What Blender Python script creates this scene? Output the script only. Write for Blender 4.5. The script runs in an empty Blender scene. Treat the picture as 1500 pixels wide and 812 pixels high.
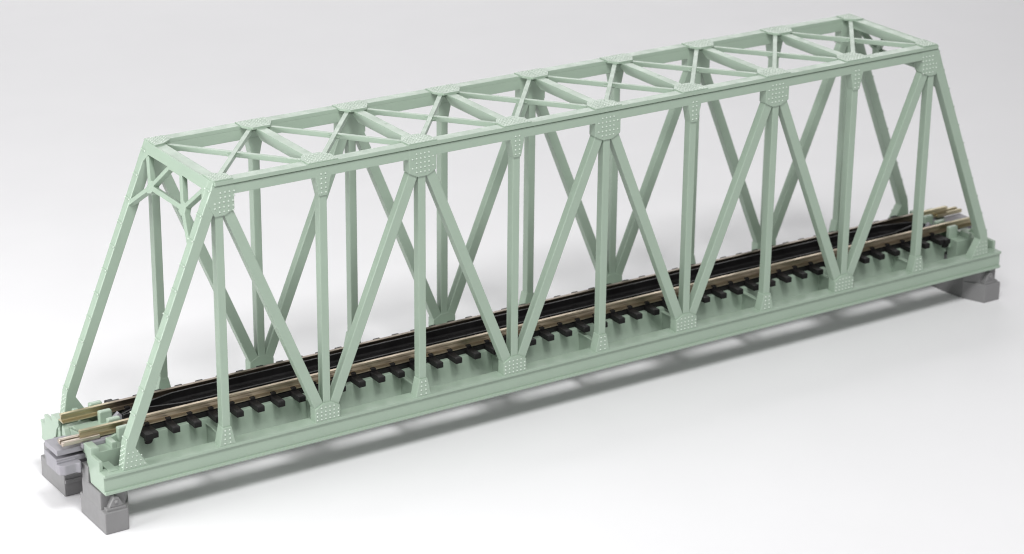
import bpy, bmesh, math, random
from mathutils import Vector, Matrix
random.seed(7)
scene = bpy.context.scene
COL = scene.collection
V = Vector

# ------------------------------------------------------------------ render / world
scene.render.engine = 'CYCLES'
scene.view_settings.view_transform = 'Standard'
scene.view_settings.look = 'None'
scene.view_settings.exposure = 0
scene.view_settings.gamma = 1
scene.cycles.max_bounces = 10
scene.cycles.diffuse_bounces = 5
scene.cycles.glossy_bounces = 4
scene.cycles.use_denoising = True
scene.cycles.filter_width = 1.15

world = bpy.data.worlds.new("World")
scene.world = world
world.use_nodes = True
wb = world.node_tree.nodes['Background']
wb.inputs[0].default_value = (0.985, 0.97, 1.0, 1)
wb.inputs[1].default_value = 0.17

# ------------------------------------------------------------------ materials
def mat(name, color, rough=0.5, metal=0.0, var=0.04, nscale=3.0, bump=0.0, bscale=60.0, spec=0.5, rvar=0.06, coat=0.0):
    m = bpy.data.materials.new(name)
    m.use_nodes = True
    nt = m.node_tree
    b = nt.nodes['Principled BSDF']
    tc = nt.nodes.new('ShaderNodeTexCoord')
    n1 = nt.nodes.new('ShaderNodeTexNoise'); n1.inputs['Scale'].default_value = nscale; n1.inputs['Detail'].default_value = 4
    nt.links.new(tc.outputs['Object'], n1.inputs['Vector'])
    cr = nt.nodes.new('ShaderNodeValToRGB')
    lo = [max(0, c * (1 - var)) for c in color]; hi = [min(1, c * (1 + var)) for c in color]
    cr.color_ramp.elements[0].color = (*lo, 1); cr.color_ramp.elements[0].position = 0.3
    cr.color_ramp.elements[1].color = (*hi, 1); cr.color_ramp.elements[1].position = 0.7
    nt.links.new(n1.outputs['Fac'], cr.inputs['Fac'])
    nt.links.new(cr.outputs['Color'], b.inputs['Base Color'])
    mr = nt.nodes.new('ShaderNodeMapRange')
    mr.inputs['From Min'].default_value = 0.3; mr.inputs['From Max'].default_value = 0.7
    mr.inputs['To Min'].default_value = max(0.02, rough - rvar); mr.inputs['To Max'].default_value = min(1, rough + rvar)
    n2 = nt.nodes.new('ShaderNodeTexNoise'); n2.inputs['Scale'].default_value = nscale * 2.7; n2.inputs['Detail'].default_value = 3
    nt.links.new(tc.outputs['Object'], n2.inputs['Vector'])
    nt.links.new(n2.outputs['Fac'], mr.inputs['Value'])
    nt.links.new(mr.outputs['Result'], b.inputs['Roughness'])
    b.inputs['Metallic'].default_value = metal
    b.inputs['Specular IOR Level'].default_value = spec
    b.inputs['Coat Weight'].default_value = coat
    if bump > 0:
        n3 = nt.nodes.new('ShaderNodeTexNoise'); n3.inputs['Scale'].default_value = bscale; n3.inputs['Detail'].default_value = 3
        nt.links.new(tc.outputs['Object'], n3.inputs['Vector'])
        bp = nt.nodes.new('ShaderNodeBump'); bp.inputs['Strength'].default_value = bump; bp.inputs['Distance'].default_value = 0.01
        nt.links.new(n3.outputs['Fac'], bp.inputs['Height'])
        nt.links.new(bp.outputs['Normal'], b.inputs['Normal'])
    return m

GREEN = mat('green_plastic', (0.311, 0.396, 0.315), rough=0.36, var=0.02, nscale=1.3, bump=0.05, bscale=45, spec=0.6)
BLACK = mat('black_plastic', (0.008, 0.0072, 0.0075), rough=0.52, var=0.3, nscale=4, bump=0.25, bscale=40, spec=0.3)
GREY = mat('grey_plastic', (0.211, 0.209, 0.21), rough=0.5, var=0.03, nscale=2, bump=0.05, bscale=50, spec=0.4)
PALEGREY = mat('pale_grey_plastic', (0.27, 0.262, 0.285), rough=0.5, var=0.03, nscale=2, bump=0.05, bscale=50, spec=0.4)
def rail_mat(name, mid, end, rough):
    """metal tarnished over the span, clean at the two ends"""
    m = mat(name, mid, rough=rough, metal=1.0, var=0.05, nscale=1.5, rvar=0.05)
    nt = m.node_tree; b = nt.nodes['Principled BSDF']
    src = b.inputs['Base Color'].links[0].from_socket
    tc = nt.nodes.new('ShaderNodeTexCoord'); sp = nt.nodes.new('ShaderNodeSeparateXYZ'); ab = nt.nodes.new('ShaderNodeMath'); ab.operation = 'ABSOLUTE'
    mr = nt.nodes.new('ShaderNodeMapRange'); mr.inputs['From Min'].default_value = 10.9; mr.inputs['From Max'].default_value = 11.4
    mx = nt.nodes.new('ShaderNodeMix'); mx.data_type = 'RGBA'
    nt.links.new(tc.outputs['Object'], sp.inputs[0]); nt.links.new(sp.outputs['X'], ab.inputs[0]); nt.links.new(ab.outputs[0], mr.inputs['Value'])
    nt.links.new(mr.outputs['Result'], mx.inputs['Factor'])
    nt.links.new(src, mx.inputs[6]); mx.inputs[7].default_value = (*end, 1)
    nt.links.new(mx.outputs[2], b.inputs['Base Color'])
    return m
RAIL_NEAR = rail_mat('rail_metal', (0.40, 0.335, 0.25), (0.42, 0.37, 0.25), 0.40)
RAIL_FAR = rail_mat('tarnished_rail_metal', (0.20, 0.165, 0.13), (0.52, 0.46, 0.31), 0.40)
RIVET_LIT = mat('green_plastic_rivet_lit', (0.50, 0.57, 0.50), rough=0.25, var=0.02, nscale=1.3, spec=0.5)  # same green made paler: the rivet heads' highlights are put into the base colour
JOINER = mat('bright_nickel', (0.52, 0.455, 0.39), rough=0.38, metal=1.0, var=0.05, nscale=3, bump=0.04, bscale=30)

# ------------------------------------------------------------------ mesh helpers
def newbm():
    return bmesh.new()

def bevel_geom(bm, faces, w, seg=2):
    if w <= 0:
        return
    edges = set()
    for f in faces:
        for e in f.edges:
            edges.add(e)
    es = []
    for e in edges:
        if len(e.link_faces) == 2 and e.calc_face_angle(0) > math.radians(25):
            es.append(e)
    bmesh.ops.bevel(bm, geom=es, offset=w, offset_type='OFFSET', segments=seg, profile=0.5, affect='EDGES', clamp_overlap=True)

def prism(bm, pts, ext, bev=0.012, seg=2):
    """extrude the closed polygon pts (3-D points) along ext"""
    pts = [V(p) for p in pts]; ext = V(ext)
    n = len(pts)
    tmp = bmesh.new()
    a = [tmp.verts.new(p) for p in pts]
    b = [tmp.verts.new(p + ext) for p in pts]
    tmp.faces.new(a); tmp.faces.new(list(reversed(b)))
    for i in range(n):
        j = (i + 1) % n
        tmp.faces.new((a[i], b[i], b[j], a[j]))
    bmesh.ops.recalc_face_normals(tmp, faces=tmp.faces)
    bevel_geom(tmp, list(tmp.faces), bev, seg)
    merge(bm, tmp)

def merge(bm, tmp):
    me = bpy.data.meshes.new('tmp'); tmp.to_mesh(me); tmp.free()
    bm.from_mesh(me); bpy.data.meshes.remove(me)

def box(bm, x0, x1, y0, y1, z0, z1, bev=0.012, seg=2):
    prism(bm, [(x0, y0, z0), (x1, y0, z0), (x1, y1, z0), (x0, y1, z0)], (0, 0, z1 - z0), bev, seg)

def bar(bm, p0, p1, side, width, up, height, bev=0.01):
    """bar from p0 to p1; p0,p1 on the top centre line; 'side' width direction, hangs 'height' along -up"""
    p0 = V(p0); p1 = V(p1); s = V(side).normalized() * (width / 2); u = V(up).normalized() * (-height)
    prism(bm, [p0 - s, p1 - s, p1 + s, p0 + s], u, bev)

def dome(bm, c, n, r=0.0225, h=0.020, seg=8):
    c = V(c); n = V(n).normalized()
    t = n.orthogonal().normalized(); b = n.cross(t)
    rings = []
    for fr, fh in ((1.0, -0.15), (0.92, 0.35), (0.62, 0.8)):
        rings.append([bm.verts.new(c + n * (h * fh) + (t * math.cos(2 * math.pi * k / seg) + b * math.sin(2 * math.pi * k / seg)) * r * fr) for k in range(seg)])
    top = bm.verts.new(c + n * h)
    for i in range(2):
        for k in range(seg):
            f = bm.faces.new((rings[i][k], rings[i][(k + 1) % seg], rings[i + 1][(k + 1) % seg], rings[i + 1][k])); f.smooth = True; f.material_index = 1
    for k in range(seg):
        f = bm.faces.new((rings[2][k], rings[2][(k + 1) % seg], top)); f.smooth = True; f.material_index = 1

def cyl(bm, c, axis, r, length, seg=16):
    c = V(c); n = V(axis).normalized(); t = n.orthogonal().normalized(); b = n.cross(t)
    pts = [c + (t * math.cos(2 * math.pi * k / seg) + b * math.sin(2 * math.pi * k / seg)) * r for k in range(seg)]
    prism(bm, pts, n * length, min(0.008, r * .2))

def obj(name, bm, material, parent=None):
    me = bpy.data.meshes.new(name)
    bm.to_mesh(me); bm.free()
    me.materials.append(material)
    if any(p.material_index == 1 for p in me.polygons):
        me.materials.append(RIVET_LIT if material is GREEN else material)
    o = bpy.data.objects.new(name, me)
    COL.objects.link(o)
    if parent is not None:
        o.parent = parent
    return o

def copy_part(o, parent, M):
    c = o.copy(); COL.objects.link(c); c.parent = parent
    c.matrix_local = M @ o.matrix_local
    return c

# ------------------------------------------------------------------ dimensions (centimetres of the model)
P = 2.35
def NX(i): return (i - 5) * P
W2 = 1.6025
def Y(s, d): return s * (W2 - d)          # s = -1 near truss, +1 far truss ; d = depth inwards
ZB, ZC0, ZC1, ZT = 1.30, 6.715, 6.945, 7.03
SL = 2.42
def LX(z): return -11.244 + (z - 2.839) / SL
XE = 12.157

bridge = bpy.data.objects.new('truss_bridge', None)
COL.objects.link(bridge)
bridge['label'] = 'pale green riveted truss bridge model carrying a single black railway track'
bridge['category'] = 'model bridge'

def xz(bm, s, pts, d0, d1, bev=0.012):
    """polygon in x-z, extruded from depth d0 to d1 on truss side s"""
    prism(bm, [(x, Y(s, d0), z) for x, z in pts], (0, Y(s, d1) - Y(s, d0), 0), bev)

DM0, DM1 = 0.036, 0.238     # member depths
DG0, DG1 = 0.0, 0.242       # gusset depths

def riv(bm, s, x, z, d=DG0, r=0.022):
    dome(bm, (x, Y(s, d), z), (0, s, 0), r)

for s in (-1, 1):
    # ---------------- bottom chord (I section)
    bm = newbm()
    y0, y1 = Y(s, -0.020), Y(s, 0.325)
    box(bm, -XE, XE, min(y0, y1), max(y0, y1), 1.235, ZB, 0.014)
    box(bm, -XE, XE, min(y0, y1), max(y0, y1), 0.855, 0.925, 0.014)
    ya, yb = Y(s, 0.028), Y(s, 0.2)
    box(bm, -XE + .003, XE - .003, min(ya, yb), max(ya, yb), 0.9, 1.26, 0)
    obj('bottom_chord', bm, GREEN, bridge)
    # ---------------- top chord
    bm = newbm()
    ya, yb = Y(s, 0.003), Y(s, 0.236)
    box(bm, -9.40, 9.40, min(ya, yb), max(ya, yb), ZC0, ZC1 - .022, 0.010)
    yc, yd = Y(s, .035), Y(s, .2355)
    box(bm, -9.39, 9.39, min(yc, yd), max(yc, yd), ZC1 - .05, ZC1 + .02, 0)
    ya, yb = Y(s, -0.035), Y(s, 0.240)
    box(bm, -9.500, 9.500, min(ya, yb), max(ya, yb), ZC1, ZT, 0.010)
    obj('top_chord', bm, GREEN, bridge)
    # ---------------- verticals
    for i in range(1, 10):
        bm = newbm(); x = NX(i)
        xz(bm, s, [(x - .09, 1.28), (x + .09, 1.28), (x + .09, 6.74), (x - .09, 6.74)], DM0, DM1, 0.014)
        obj('vertical_post', bm, GREEN, bridge)
    # ---------------- diagonals
    for i in range(1, 9):
        top, bot = (i, i + 1) if i % 2 else (i + 1, i)
        sg = 1 if bot > top else -1            # direction from top to bottom node
        xt, zt = NX(top) + sg * 0.27, 6.2
        xb, zb = NX(bot) - sg * 0.235, 1.762
        k = (xb - xt) / (zb - zt)
        z0, z1 = 1.40, 6.60
        hw = 0.122
        X0, X1 = xb + k * (z0 - zb), xt + k * (z1 - zt)
        bm = newbm()
        xz(bm, s, [(X0 - hw, z0), (X0 + hw, z0), (X1 + hw, z1), (X1 - hw, z1)], DM0 + .002, DM1 - .002, 0.014)
        obj('diagonal_brace', bm, GREEN, bridge)
    # ---------------- bottom gussets
    for i in range(1, 10):
        x = NX(i); bm = newbm()
        if i % 2 == 0:
            xz(bm, s, [(x - .292, 1.285), (x - .292, 1.59), (x - .10, 1.70), (x + .10, 1.70), (x + .292, 1.59), (x + .292, 1.285)], DG0, DG1, 0.012)
            for r in range(3):
                for c in range(6):
                    riv(bm, s, x - .25 + c * .1, 1.345 + r * .083)
            for c in range(1, 5):
                riv(bm, s, x - .25 + c * .1, 1.345 + 3 * .083 + .01)
        else:
            xz(bm, s, [(x - .19, 1.285), (x - .098, 1.70), (x + .098, 1.70), (x + .19, 1.285)], DG0, DG1, 0.012)
            for r in range(4):
                for c in (-1, 1):
                    riv(bm, s, x + c * (.05 + .004 * (3 - r)), 1.35 + r * .095)
        obj('gusset_plate', bm, GREEN, bridge)
    # ---------------- top gussets
    for i in range(2, 9):
        x = NX(i); bm = newbm()
        if i % 2:
            xz(bm, s, [(x - .332, 6.915), (x - .332, 6.405), (x - .12, 6.297), (x + .12, 6.297), (x + .332, 6.405), (x + .332, 6.915)], DG0, DG1, 0.012)
            for r in range(5):
                for c in (-1.5, -.5, .5, 1.5):
                    riv(bm, s, x + c * .1, 6.405 + r * .1)
            for r in (1, 3):
                for c in (-2.5, 2.5):
                    riv(bm, s, x + c * .1, 6.405 + r * .1)
        else:
            xz(bm, s, [(x - .185, 6.73), (x - .092, 6.305), (x + .092, 6.305), (x + .185, 6.73)], DG0, DG1, 0.012)
            for r in range(5):
                for c in (-1, 1):
                    riv(bm, s, x + c * .05, 6.375 + r * .1, 0.0 if r < 4 else 0.003)
        obj('gusset_plate', bm, GREEN, bridge)
    # ---------------- end gussets (both ends, mirrored)
    for e in (-1, 1):
        bm = newbm()
        pts = [(-9.545, 6.93), (LX(6.62) + .004, 6.62), (-9.50, 6.297), (-9.28, 6.297), (-9.068, 6.405), (-9.068, 6.93)]
        xz(bm, s, [(-e * x, z) for x, z in pts], DG0 - .002, DG1 + .002, 0.012)
        for r in range(5):
            for c in range(4):
                riv(bm, s, -e * (-9.40 + c * .1 + (.03 if r > 2 else 0)), 6.385 + r * .1, -.002)
        for r in (1, 2):
            riv(bm, s, -e * (-9.50), 6.385 + r * .1 - .01, -.002)
        obj('gusset_plate', bm, GREEN, bridge)
        # end post with its foot gusset
        bm = newbm()
        hw = .257
        pts = [(-11.74, 1.285), (LX(1.87), 1.87), (LX(7.026), 7.026), (LX(7.026) + hw, 7.026), (LX(1.74) + hw, 1.74), (-11.168, 1.285)]
        xz(bm, s, [(-e * x, z) for x, z in pts], .012, .246, 0.014)
        nrm = V((e * SL, 0, 1)).normalized()          # outward normal of the sloped face
        # batten strips with rivets on the sloped face
        dv = V((-e / SL, 0, 1)).normalized()
        k = 0
        z = 1.95
        while z < 6.9:
            c = V((-e * LX(z), Y(s, .129), z))
            bar(bm, c - V((0, .105, 0)) + nrm * .012, c + V((0, .105, 0)) + nrm * .012, dv, .045, nrm, .03, 0.004)
            for q in (-1, 1):
                dome(bm, c + V((0, q * .095, 0)) + nrm * .010, nrm, .020, .018)
            z += .53 * SL / math.hypot(1, SL)
        # foot rivets: sloped face and outer face
        fd = V((-e * (LX(1.87) + 11.74), 0, 1.87 - 1.285)); fn = V((e * fd.z, 0, abs(fd.x))).normalized()
        for r in range(5):
            for c in range(3):
                t = .12 + .17 * r + (.08 if c == 1 else 0)
                if t < .9:
                    dome(bm, V((-e * -11.74, Y(s, .06 + .07 * c), 1.285)) + fd * t, fn, .021, .018)
        for r in range(4):
            for c in range(5):
                xx = -11.66 + c * .1 + .018 * r
                if xx < -11.21 - .05 * r:
                    riv(bm, s, -e * xx, 1.36 + r * .1, .012, .017)
        obj('end_post', bm, GREEN, bridge)
    # ---------------- flat gussets on the roof
    for i in range(1, 10):
        x = NX(i); bm = newbm()
        z0, z1 = ZT - .03, ZT + .022
        if i in (1, 9):
            e = -1 if i == 1 else 1
            xs = [(e * .10, 1.60), (e * .10, 1.07), (-e * .10, 1.10), (-e * .33, 1.27), (-e * .33, 1.60)]
            pts = [(x + a, s * b, z0) for a, b in xs]
            rv = [(x - e * (-.05 + .085 * a), 1.55 - .085 * b) for a in range(5) for b in range(5) if not (b == 4 and a > 2) and not (b == 3 and a > 3)]
        else:
            pts = [(x - .35, s * 1.615, z0), (x - .35, s * 1.28, z0), (x - .20, s * 1.06, z0), (x + .20, s * 1.06, z0), (x + .35, s * 1.28, z0), (x + .35, s * 1.615, z0)]
            rv = []
            for a in range(7):
                for b in range(5):
                    xx, yy = -.27 + a * .09, 1.55 - b * .095
                    if yy < 1.30 and abs(xx) > .30 - (1.30 - yy) * .62:
                        continue
                    rv.append((x + xx, yy))
        prism(bm, pts, (0, 0, z1 - z0), 0.008)
        for a, b in rv:
            dome(bm, (a, s * b, z1), (0, 0, 1), .020, .016)
        obj('gusset_plate', bm, GREEN, bridge)

# ------------------------------------------------------------------ roof bracing
for i in range(2, 9):
    x = NX(i); bm = newbm()
    # box strut, cut back at both ends
    zt, h = 7.012, .215
    prof = [(-1.37, zt), (1.37, zt), (1.37, zt - .09), (1.15, zt - .09), (1.02, zt - .15), (.90, zt - h), (-.90, zt - h), (-1.02, zt - .15), (-1.15, zt - .09), (-1.37, zt - .09)]
    prism(bm, [(x - .11, y, z) for y, z in prof], (.22, 0, 0), .012)
    if i % 3 == 0:
        cyl(bm, (x + .03, random.uniform(-.3, .5), zt - .004), (0, 0, 1), .03, .012)
    obj('cross_strut', bm, GREEN, bridge)
for i in range(1, 9):
    for k in (0, 1):
        bm = newbm()
        a = V((NX(i) + .12, -1.30 if k == 0 else 1.30, 0)); b = V((NX(i + 1) - .12, 1.30 if k == 0 else -1.30, 0))
        zt = 7.008 if k == 0 else 6.994
        a.z = b.z = zt
        d = (b - a).normalized()
        bar(bm, a, b, (d.y, -d.x, 0), .10, (0, 0, 1), .105, .006)
        if k == 0:
            m = (a + b) / 2
            prism(bm, [m + V((-.20, -.02, -.05)), m + V((0, -.17, -.05)), m + V((.20, .02, -.05)), m + V((0, .17, -.05))], (0, 0, -.03), .004)
        obj('lateral_brace', bm, GREEN, bridge)

# ------------------------------------------------------------------ sway portals in the plane of the end posts
for e in (-1, 1):
    bm = newbm()
    O = V((-e * LX(7.03), 0, 7.03))
    down = V((e / SL, 0, -1)).normalized()
    nrm = V((e * SL, 0, 1)).normalized()
    def pt(y, sdist, w=0.0): return O + down * sdist + V((0, y, 0)) + nrm * w
    cnt = [0]
    def plate(poly, th=.13):
        cnt[0] += 1
        w = -.004 * cnt[0] * .3
        prism(bm, [pt(y, q, w) for y, q in poly], nrm * (-th), .010)
    def strip(a, b, wd=.105):
        ay, as_ = a; by, bs = b
        dx, dz = by - ay, bs - as_
        L = math.hypot(dx, dz); px, pz = -dz / L * wd / 2, dx / L * wd / 2
        plate([(ay - px, as_ - pz), (by - px, bs - pz), (by + px, bs + pz), (ay + px, as_ + pz)])
    # head beam: sloped face with chamfered corners, and the roof plate behind it
    prism(bm, [pt(y, q, .003) for y, q in [(-1.40, .0), (1.40, .0), (1.40, .42), (1.36, .42), (1.22, .235), (.35, .225), (.22, .26), (-.22, .26), (-.35, .225), (-1.22, .235), (-1.36, .42), (-1.40, .42)]], nrm * (-.15), .012)
    xa, xb = sorted((-e * (LX(7.03) + .02), -e * (LX(7.03) + .27)))
    box(bm, xa, xb, -1.38, 1.38, 6.80, ZT - .012, .012)
    HY, HS = .755, .80
    for q in (-1, 1):
        strip((q * HY, HS), (q * 1.25, .28))
        strip((q * HY, HS), (q * .27, .22))
        strip((q * HY, HS), (q * 1.42, 1.36))
        plate([(q * (HY - .13), HS - .05), (q * (HY - .02), HS - .15), (q * (HY + .10), HS - .11), (q * (HY + .15), HS + .06), (q * (HY + .04), HS + .15), (q * (HY - .12), HS + .09)], .14)
    strip((-HY, HS), (HY, HS))
    obj('sway_frame', bm, GREEN, bridge)

# ------------------------------------------------------------------ floor: stringers and floor beams
for s in (-1, 1):
    bm = newbm()
    a, b = sorted((s * .70, s * .54))
    box(bm, -11.1, 11.1, a, b, .96, 1.55, .010)
    obj('stringer', bm, GREEN, bridge)
for i in range(1, 10):
    x = NX(i); bm = newbm()
    box(bm, x - .025, x + .025, -1.37, 1.37, .93, 1.43, .004)
    for q in (-1, 1):
        a, b = sorted((q * 1.372, q * .52)); box(bm, x - .055, x + .055, a, b, 1.425, 1.456, .006)
    obj('floor_beam', bm, GREEN, bridge)

# ------------------------------------------------------------------ end blocks
def end_block(s):
    bm = newbm()
    def yb(a, b): return tuple(sorted((s * a, s * b)))
    face = [(1.5725, .862), (1.5725, 1.282), (1.38, 1.282), (1.38, 1.507), (1.0, 1.507), (1.0, 1.657), (.63, 1.652), (.63, 1.52), (.76, 1.40), (.88, 1.03), (.90, .87)]
    prism(bm, [(-XE - .006, s * y, z) for y, z in face], (.085, 0, 0), .014)
    a, b = yb(1.0, .66); box(bm, -12.12, -11.22, a, b, 1.0, 1.545, .014)          # platform with the pocket wall
    a, b = yb(1.004, .64); box(bm, -12.14, -11.975, a, b, 1.40, 1.655, .018)        # corner lug
    a, b = yb(.996, .68); box(bm, -11.705, -11.585, a, b, 1.45, 1.68, .018)         # second lug
    a, b = yb(.76, .63); box(bm, -11.445, -11.16, a, b, 1.30, 1.848, .03, 3)        # tall lug beside the rail
    a, b = yb(.28, .15); box(bm, -11.445, -11.16, a, b, 1.30, 1.848, .03, 3)        # tall lug inside the rail
    a, b = yb(.95, .62)
    # rounded shoulder running into the tall lug
    prism(bm, [(-11.75, s * .66, 1.50), (-11.63, s * .66, 1.62), (-11.44, s * .66, 1.68), (-11.30, s * .66, 1.68), (-11.30, s * .66, 1.45), (-11.75, s * .66, 1.45)], (0, -s * .07, 0), .012)
    # pocket floor rail and rib
    a, b = yb(1.50, 1.03); box(bm, -12.0, -11.80, a, b, 1.26, 1.318, .012)
    # step beside the far side of the rail
    a, b = yb(.66, .35); box(bm, -12.08, -11.2, a, b, 1.25, 1.40, .014)
    a, b = yb(.58, .36); box(bm, -12.11, -11.5, a, b, 1.36, 1.56, .02)
    return bm
for rot in (0, 1):
    for s in (-1, 1):
        o = obj('end_block', end_block(s), GREEN, bridge)
        if rot:
            o.matrix_local = Matrix.Rotation(math.pi, 4, 'Z')
    # wedge-shaped centre lug between the rails
    bm = newbm()
    prism(bm, [(-12.26, .22, 1.69), (-12.26, .10, 1.69), (-12.26, .02, 1.50), (-12.26, .22, 1.50)], (.12, 0, 0), .012)
    prism(bm, [(-12.14, .21, 1.50), (-12.14, .21, 1.685), (-11.9, .0, 1.56), (-11.9, .0, 1.50)], (0, -.17, 0), .01)
    box(bm, -11.98, -11.2, -.14, .34, 1.38, 1.60, .018)
    box(bm, -11.85, -11.15, -.62, .62, 1.15, 1.36, .01)
    o = obj('centre_lug', bm, GREEN, bridge)
    if rot:
        o.matrix_local = Matrix.Rotation(math.pi, 4, 'Z')

# ------------------------------------------------------------------ track
bm = newbm()
box(bm, -10.85, 10.85, -.60, .60, 1.52, 1.655, .006)
track = obj('railway_track', bm, BLACK, bridge)
RZ0, RZ1 = 1.682, 1.862
def rail_profile(y):
    h = [(-.055 * 1.05, .0), (.0578, .0)]
    return [(y - .125, RZ0), (y + .125, RZ0), (y + .125, RZ0 + .022), (y + .026, RZ0 + .05), (y + .020, RZ1 - .062), (y + .044, RZ1 - .045), (y + .044, RZ1), (y - .044, RZ1), (y - .044, RZ1 - .045), (y - .020, RZ1 - .062), (y - .026, RZ0 + .05), (y - .125, RZ0 + .022)]
for y in (-.475, .475):
    bm = newbm()
    prism(bm, [(-12.17, a, b) for a, b in rail_profile(y)], (24.34, 0, 0), .006)
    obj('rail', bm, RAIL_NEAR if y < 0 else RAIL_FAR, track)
first = None
for k in range(-22, 23):
    x = k * .4878
    if first is None:
        bm = newbm()
        hw = .082
        # timber with slightly drawn-in top
        prof = [(-.985, 1.54), (.985, 1.54), (.985, 1.648), (.97, 1.668), (-.97, 1.668), (-.985, 1.648)]
        prism(bm, [(-hw, a, b) for a, b in prof], (2 * hw, 0, 0), .010)
        for y in (-.475, .475):
            for q in (-1, 1):
                a, b = sorted((y + q * .060, y + q * .150))
                box(bm, -.055, .055, a, b, 1.66, 1.738, .012)
        first = obj('sleeper', bm, BLACK, track)
        first.location = (x, 0, 0)
    else:
        o = first.copy(); COL.objects.link(o); o.parent = track; o.location = (x, 0, 0)
# rounded pegs under the last sleepers
for e in (-1, 1):
    for s in (-1, 1):
        bm = newbm()
        box(bm, e * 10.87 - .085, e * 10.87 + .085, *sorted((s * .60, s * 1.035)), 1.55, 1.675, .012)
        cyl(bm, (e * 10.87, s * .90, 1.53), (0, s, 0), .08, .10)
        cyl(bm, (e * 10.87, s * .90, 1.56), (0, 0, -1), .06, .13)
        obj('end_peg', bm, BLACK, track)
# guard rails: long bars inside the running rails, drawn together at the ends
for s in (-1, 1):
    path = [(-11.0, s * .03), (-10.55, s * .10), (-9.75, s * .285), (-9.3, s * .30), (9.3, s * .30), (9.75, s * .285), (10.55, s * .10), (11.0, s * .03)]
    bm = newbm()
    ring = []
    hw = .024
    for j, (x, y) in enumerate(path):
        if j == 0: d = V((path[1][0] - x, path[1][1] - y, 0))
        elif j == len(path) - 1: d = V((x - path[-2][0], y - path[-2][1], 0))
        else: d = V((path[j + 1][0] - path[j - 1][0], path[j + 1][1] - path[j - 1][1], 0))
        d.normalize(); nn = V((-d.y, d.x, 0)) * hw
        zt = 1.845 if 0 < j < len(path) - 1 else 1.76
        ring.append([bm.verts.new(V((x, y, 1.65)) - nn * 2), bm.verts.new(V((x, y, 1.70)) - nn), bm.verts.new(V((x, y, zt)) - nn), bm.verts.new(V((x, y, zt)) + nn), bm.verts.new(V((x, y, 1.70)) + nn), bm.verts.new(V((x, y, 1.65)) + nn * 2)])
    for j in range(len(path) - 1):
        for k in range(6):
            bm.faces.new((ring[j][k], ring[j][(k + 1) % 6], ring[j + 1][(k + 1) % 6], ring[j + 1][k]))
    bm.faces.new(ring[0]); bm.faces.new(list(reversed(ring[-1])))
    bmesh.ops.recalc_face_normals(bm, faces=bm.faces)
    obj('guard_rail', bm, BLACK, track)
# joiners, clips and pale connectors at the two ends (the model is the same turned half round)
for rot in (0, 1):
    R = Matrix.Rotation(math.pi * rot, 4, 'Z')
    bm = newbm()
    y = -.475
    for q in (-1, 1):
        a, b = sorted((y + q * .036, y + q * .135))
        box(bm, -12.60, -11.765, a, b, 1.652, 1.738, .022, 3)
    box(bm, -12.59, -11.78, y - .11, y + .11, 1.640, 1.664, .003)
    o = obj('rail_joiner', bm, RAIL_FAR if rot else JOINER, track); o.matrix_local = R
    bm = newbm()
    box(bm, -12.70, -11.5, -.53, .10, 1.43, 1.555, .016)
    box(bm, -12.60, -11.5, -.30, .04, 1.30, 1.46, .006)
    box(bm, -12.71, -11.5, -.50, .13, 1.225, 1.345, .014)
    box(bm, -12.66, -11.6, -.40, .16, .98, 1.23, .010)
    # rounded clip lobe
    lob = [(-12.66, -.30), (-12.72, -.50), (-12.70, -.62), (-12.60, -.68), (-12.36, -.66), (-12.28, -.72), (-12.22, -.62), (-12.26, -.30)]
    prism(bm, [(a, b, 1.04) for a, b in lob], (0, 0, .215), .02)
    box(bm, -12.715, -12.30, -.52, -.30, 1.20, 1.30, .012)
    # cradle under the joiner
    box(bm, -12.20, -11.62, -.66, -.55, 1.53, 1.628, .018)
    box(bm, -11.76, -11.5, -.60, -.40, 1.52, 1.65, .02)
    # pointed nose between the guard rails
    prism(bm, [(-11.26, .05, 1.62), (-10.90, .02, 1.62), (-11.06, .04, 1.80)], (0, .10, 0), .008)
    o = obj('track_connector', bm, PALEGREY, track); o.matrix_local = R

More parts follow.
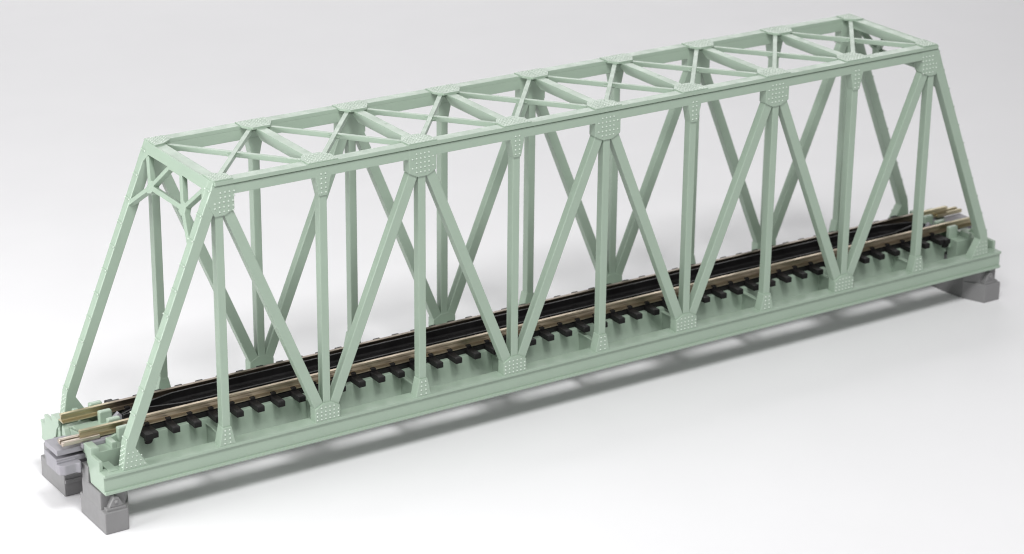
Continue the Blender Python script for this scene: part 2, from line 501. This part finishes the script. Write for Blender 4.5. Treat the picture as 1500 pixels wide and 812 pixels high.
# ------------------------------------------------------------------ piers
def pier(label, rot):
    root = bpy.data.objects.new('bridge_pier', None); COL.objects.link(root)
    root['label'] = label; root['category'] = 'bridge pier'; root['group'] = 'grey piers under the two ends of the bridge'
    root.location = (-11.8 * (-1 if rot else 1), 0, 0)
    root.rotation_euler = (0, 0, math.pi if rot else 0)
    S = V((11.8, 0, 0))
    bm = newbm()
    plan = [(-12.2, -1.636), (-11.69, -1.636), (-11.44, -1.08), (-11.37, -.46), (-11.37, .46), (-11.44, 1.08), (-11.69, 1.636), (-12.2, 1.636), (-12.2, .405), (-11.74, .405), (-11.74, -.405), (-12.2, -.405)]
    prism(bm, [V((a, b, 0)) + S for a, b in plan], (0, 0, .475), .022, 3)
    for s in (-1, 1):
        tower = [(-12.197, s * 1.43), (-11.665, s * 1.43), (-11.445, s * 1.075), (-11.375, s * .53), (-12.197, s * .53)]
        prism(bm, [V((a, b, .40)) + S for a, b in tower], (0, 0, .45), .016)
        tall = [(-12.194, s * .86), (-11.5, s * .86), (-11.45, s * .56), (-12.194, s * .56)]
        prism(bm, [V((a, b, .8)) + S for a, b in tall], (0, 0, .40), .014)
        # small ledge on the inner side of the leg
        a, b = sorted((s * .405, s * .36)); box(bm, -12.19 + 11.8, -11.76 + 11.8, a, b, .305, .385, .012)
    box(bm, -11.72 + 11.8, -11.40 + 11.8, -.55, .55, .40, .98, .014)
    obj('pier_body', bm, GREY, root)
    for s in (-1, 1):
        bm = newbm()
        a, b = sorted((s * 1.425, s * 1.585)); box(bm, -12.135 + 11.8, -11.705 + 11.8, a, b, .44, .535, .016)
        poly = [(-12.075, .53), (-11.745, .53), (-11.80, .64), (-11.85, .735), (-11.88, .765), (-11.935, .765), (-11.965, .735), (-12.02, .64)]
        prism(bm, [V((x, s * 1.555, z)) + S for x, z in poly], (0, -s * .14, 0), .016)
        o = obj('bearing_shoe', bm, GREY, root)
        bm = newbm()
        cyl(bm, V((-11.908, s * 1.55, .645)) + S, (0, s, 0), .046, .03)
        dome(bm, V((-11.908, s * 1.575, .645)) + S, (0, s, 0), .036, .022, 12)
        obj('bolt', bm, GREY, o)
    return root
pier('grey pier under the left end of the bridge, with two feet on the white surface', False)
pier('grey pier under the far right end of the bridge, in shadow', True)

# ------------------------------------------------------------------ white paper sweep
bm = newbm()
prof = [(-90, 0), (75, 0)]
for k in range(1, 13):
    a = math.radians(90 * k / 12)
    prof.append((75 + 50 * math.sin(a), 50 - 50 * math.cos(a)))
prof.append((125, 130))
la = [bm.verts.new((-140, y, z)) for y, z in prof]
ra = [bm.verts.new((220, y, z)) for y, z in prof]
for k in range(len(prof) - 1):
    f = bm.faces.new((la[k], ra[k], ra[k + 1], la[k + 1])); f.smooth = True
PAPER = mat('white_paper', (0.815, 0.81, 0.82), rough=0.6, var=0.008, nscale=.25, bump=0.03, bscale=8, spec=0.25)
bd = obj('backdrop', bm, PAPER)
bd['kind'] = 'structure'

# ------------------------------------------------------------------ lights
def area(name, loc, target, size, power, color=(1, 1, 1), size_y=None):
    l = bpy.data.lights.new(name, 'AREA'); l.energy = power; l.color = color
    l.shape = 'RECTANGLE'; l.size = size; l.size_y = size_y or size
    o = bpy.data.objects.new(name, l); COL.objects.link(o)
    o.location = loc
    o.rotation_euler = (V(target) - V(loc)).to_track_quat('-Z', 'Y').to_euler()
    return o
area('key_softbox', (-13, -37, 61), (0, 0, 1), 15, 28300)
area('key_left_softbox', (-34, -32, 54), (0, 0, 1), 13, 9800)
area('left_strip', (-36, 2, 12), (-12, 0, 1), 20, 8300, size_y=10)
area('back_strip', (18, 66, 34), (8, 0, 4), 110, 25000, size_y=24)
area('front_overhead', (-5, -70, 45), (0, 0, 2), 50, 9200, size_y=30)

# ------------------------------------------------------------------ camera (solved from the photograph)
C = V((-29.87441451, -43.41167428, 23.0675697))
R = Matrix(((0.8382415473862824, -0.5452159388371458, 0.009523039083228364),
            (0.19049011464226656, 0.3091431055915931, 0.9317424839990721),
            (-0.5109448350448678, -0.7792112167462137, 0.3629948418887767)))
cam = bpy.data.cameras.new('camera'); co = bpy.data.objects.new('camera', cam); COL.objects.link(co)
M = R.transposed().to_4x4(); M.translation = C
co.matrix_world = M
cam.sensor_fit = 'HORIZONTAL'; cam.sensor_width = 36
cam.lens = 36 * 3629.570351489777 / 1500
cam.clip_start = 0.5; cam.clip_end = 1000
cam.dof.use_dof = True
cam.dof.focus_distance = 52.0
cam.dof.aperture_fstop = 0.36
scene.camera = co
